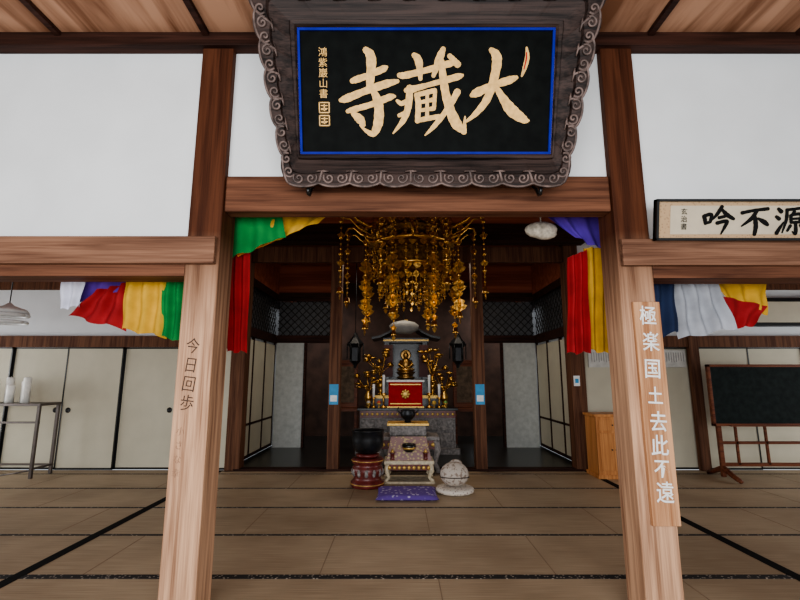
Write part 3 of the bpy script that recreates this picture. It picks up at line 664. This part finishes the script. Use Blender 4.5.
# ---------------- cabinet
cb=MB(); q=wp(609,478,6.9); X=q[0]+.17; cy0=7.05
cb.box(X-.24,X+.24,cy0,cy0+.42,.05,.90,0,b=.008); cb.box(X-.26,X+.26,cy0-.02,cy0+.44,.90,.94,0,b=.006); cb.box(X-.26,X+.26,cy0-.02,cy0+.44,0,.06,0,b=.004)
cb.box(X-.20,X-.005,cy0-.012,cy0,.12,.66,0,b=.004); cb.box(X+.005,X+.20,cy0-.012,cy0,.12,.66,0,b=.004); cb.box(X-.20,X+.20,cy0-.012,cy0,.70,.86,0,b=.004)
cb.ball((X-.03,cy0-.02,.42),.012,1); cb.ball((X+.03,cy0-.02,.42),.012,1); cb.ball((X,cy0-.02,.78),.012,1)
cb.obj('wooden_cabinet',[M_orange,M_black])
# ---------------- blackboard
bb=MB(); X0,X1=4.74,6.65; y=7.0
bb.box(X0,X1,y,y+.03,.80,1.66,1); 
for a,b2,c_,d_ in ((X0-.02,X1+.02,1.65,1.69),(X0-.02,X1+.02,.77,.81),(X0-.02,X0+.02,.77,1.69),(X1-.02,X1+.02,.77,1.69)): bb.box(a,b2,y-.015,y+.045,c_,d_,0,b=.004)
for a in (X0+.10,X1-.1):
    bb.box(a-.03,a+.03,y+.045,y+.095,.03,1.5,0,b=.004)
    bb.tube([(a-.0,y-.28,.03),(a,y-.15,.07),(a,y+.07,.16),(a,y+.29,.07),(a,y+.42,.03)],[.03,.035,.045,.035,.03],8,0)
for a in (X0+.35,X0+.8): bb.box(a-.015,a+.015,y+.05,y+.08,.2,.8,0)
bb.box(X0+.1,X1-.1,y+.05,y+.09,.18,.23,0); bb.box(X0+.1,X1-.1,y+.05,y+.09,.50,.54,0); bb.box(X0+.2,X1-.2,y-.07,y,.77,.785,0)
bb.obj('blackboard_on_stand',[M_brown,M_slate])
# ---------------- left table with candles
tl=MB(); X0,X1=-7.2,-5.5; y=7.05
tl.box(X0,X1,y,y+.45,1.06,1.10,0,b=.004)
for a in (X0+.03,X1-.03):
    for b2 in (y+.03,y+.42): tl.box(a-.02,a+.02,b2-.02,b2+.02,0,1.06,0)
    tl.box(a-.015,a+.015,y+.03,y+.42,.12,.15,0); 
tl.box(X0,X1,y+.41,y+.43,.12,.15,0); tl.box(X0,X1,y+.02,y+.04,.80,.83,0); tl.tube([(X1-.03,y+.03,.12),(X1-.5,y+.03,.04)],.012,5,0)
tl.obj('metal_side_table',[M_steel])
cd=MB()
for i in range(9):
    x=-6.86+i*.125+.02*(i%2); hh=.26+.12*((i*7)%3)/2; cd.lathe((x,y+.15+.1*(i%2),1.10),[(.055,0),(.055,hh),(.045,hh+.015)],14,0); cd.tube([(x,y+.15+.1*(i%2),1.1+hh),(x,y+.15+.1*(i%2),1.13+hh)],.003,4,0)
cd.obj('row_of_candles',[plain('wax',(.80,.78,.72),.5)])
rl=MB(); q=wp(8,315,6.2)
pts=[(q[0]+.22*math.cos(a),6.2+.22*math.sin(a),q[2]) for a in [2*math.pi*k_/24 for k_ in range(25)]]
rl.tube(pts,.028,8,0); pts=[(p[0],p[1],p[2]-.1) for p in pts]; rl.tube(pts,.022,8,0)
rl.lathe((q[0],6.2,q[2]+.05),[(.24,-.02),(.2,.03),(.06,.08),(.02,.12)],20,1); rl.tube([(q[0],6.2,q[2]+.1),(q[0],6.2,4.0)],.008,5,2)
rl.obj('ring_pendant_lamp',[plain('lamp_glass',(.75,.76,.76),.3),M_white,M_black])
sg=MB(); sg.box(2.90,3.0,YR-.095,YR-.082,1.35,1.52,0); sg.box(2.92,2.98,YR-.098,YR-.095,1.40,1.47,1); sg.obj('small_notice',[M_white,M_poster])
pf=MB(); pf.box(6.05,7.2,YR-.06,YR+.02,2.35,2.85,0,b=.01); pf.box(6.12,7.13,YR-.065,YR-.06,2.42,2.78,1); pf.obj('picture_frame',[M_black,M_paper])
# ---------------- lights
def area(name,loc,rot,sx,sy,e,col=(1,1,1)):
    l=bpy.data.lights.new(name,'AREA'); l.shape='RECTANGLE'; l.size=sx; l.size_y=sy; l.energy=e; l.color=col
    o=bpy.data.objects.new(name,l); o.location=loc; o.rotation_euler=rot; bpy.context.scene.collection.objects.link(o)
area('daylight_veranda',(-.8,-2.6,1.7),(math.radians(90),0,0),7,2.6,440,(.96,.98,1))
area('daylight_left_window',(-8.7,5.5,1.3),(math.radians(90),0,math.radians(-90)),3,1.7,110,(.97,.98,1))
area('daylight_right_window',(8.9,5.5,1.3),(math.radians(90),0,math.radians(90)),3,1.7,95,(.97,.98,1))
area('sanctuary_fill',(AX,8.55,3.7),(0,0,0),2.5,.6,34,(1,.88,.72))  # unseen fill added near the ceiling to brighten the sanctuary
area('sanctuary_rear_fill',(2.55,11.0,3.6),(0,0,0),.5,1.2,26,(.9,.96,1))  # added fill for the dark rear corners, no roof opening here
area('sanctuary_rear_fill',(-2.3,11.0,3.6),(0,0,0),.5,1.2,20,(.9,.96,1))  # same added fill on the left side
W_=bpy.data.worlds.new('World'); bpy.context.scene.world=W_; W_.use_nodes=True
bg=W_.node_tree.nodes['Background']; bg.inputs[0].default_value=(.86,.93,1,1); bg.inputs[1].default_value=.6
try: bpy.context.scene.view_settings.look='AgX - Medium High Contrast'
except Exception as e: print(e)
# ---------------- camera
cam=bpy.data.cameras.new('camera'); co=bpy.data.objects.new('camera',cam); bpy.context.scene.collection.objects.link(co)
co.location=(0,0,H); co.rotation_euler=(math.radians(90)+P,0,0); cam.sensor_width=36; cam.lens=36*F/800; cam.clip_start=.05
bpy.context.scene.camera=co
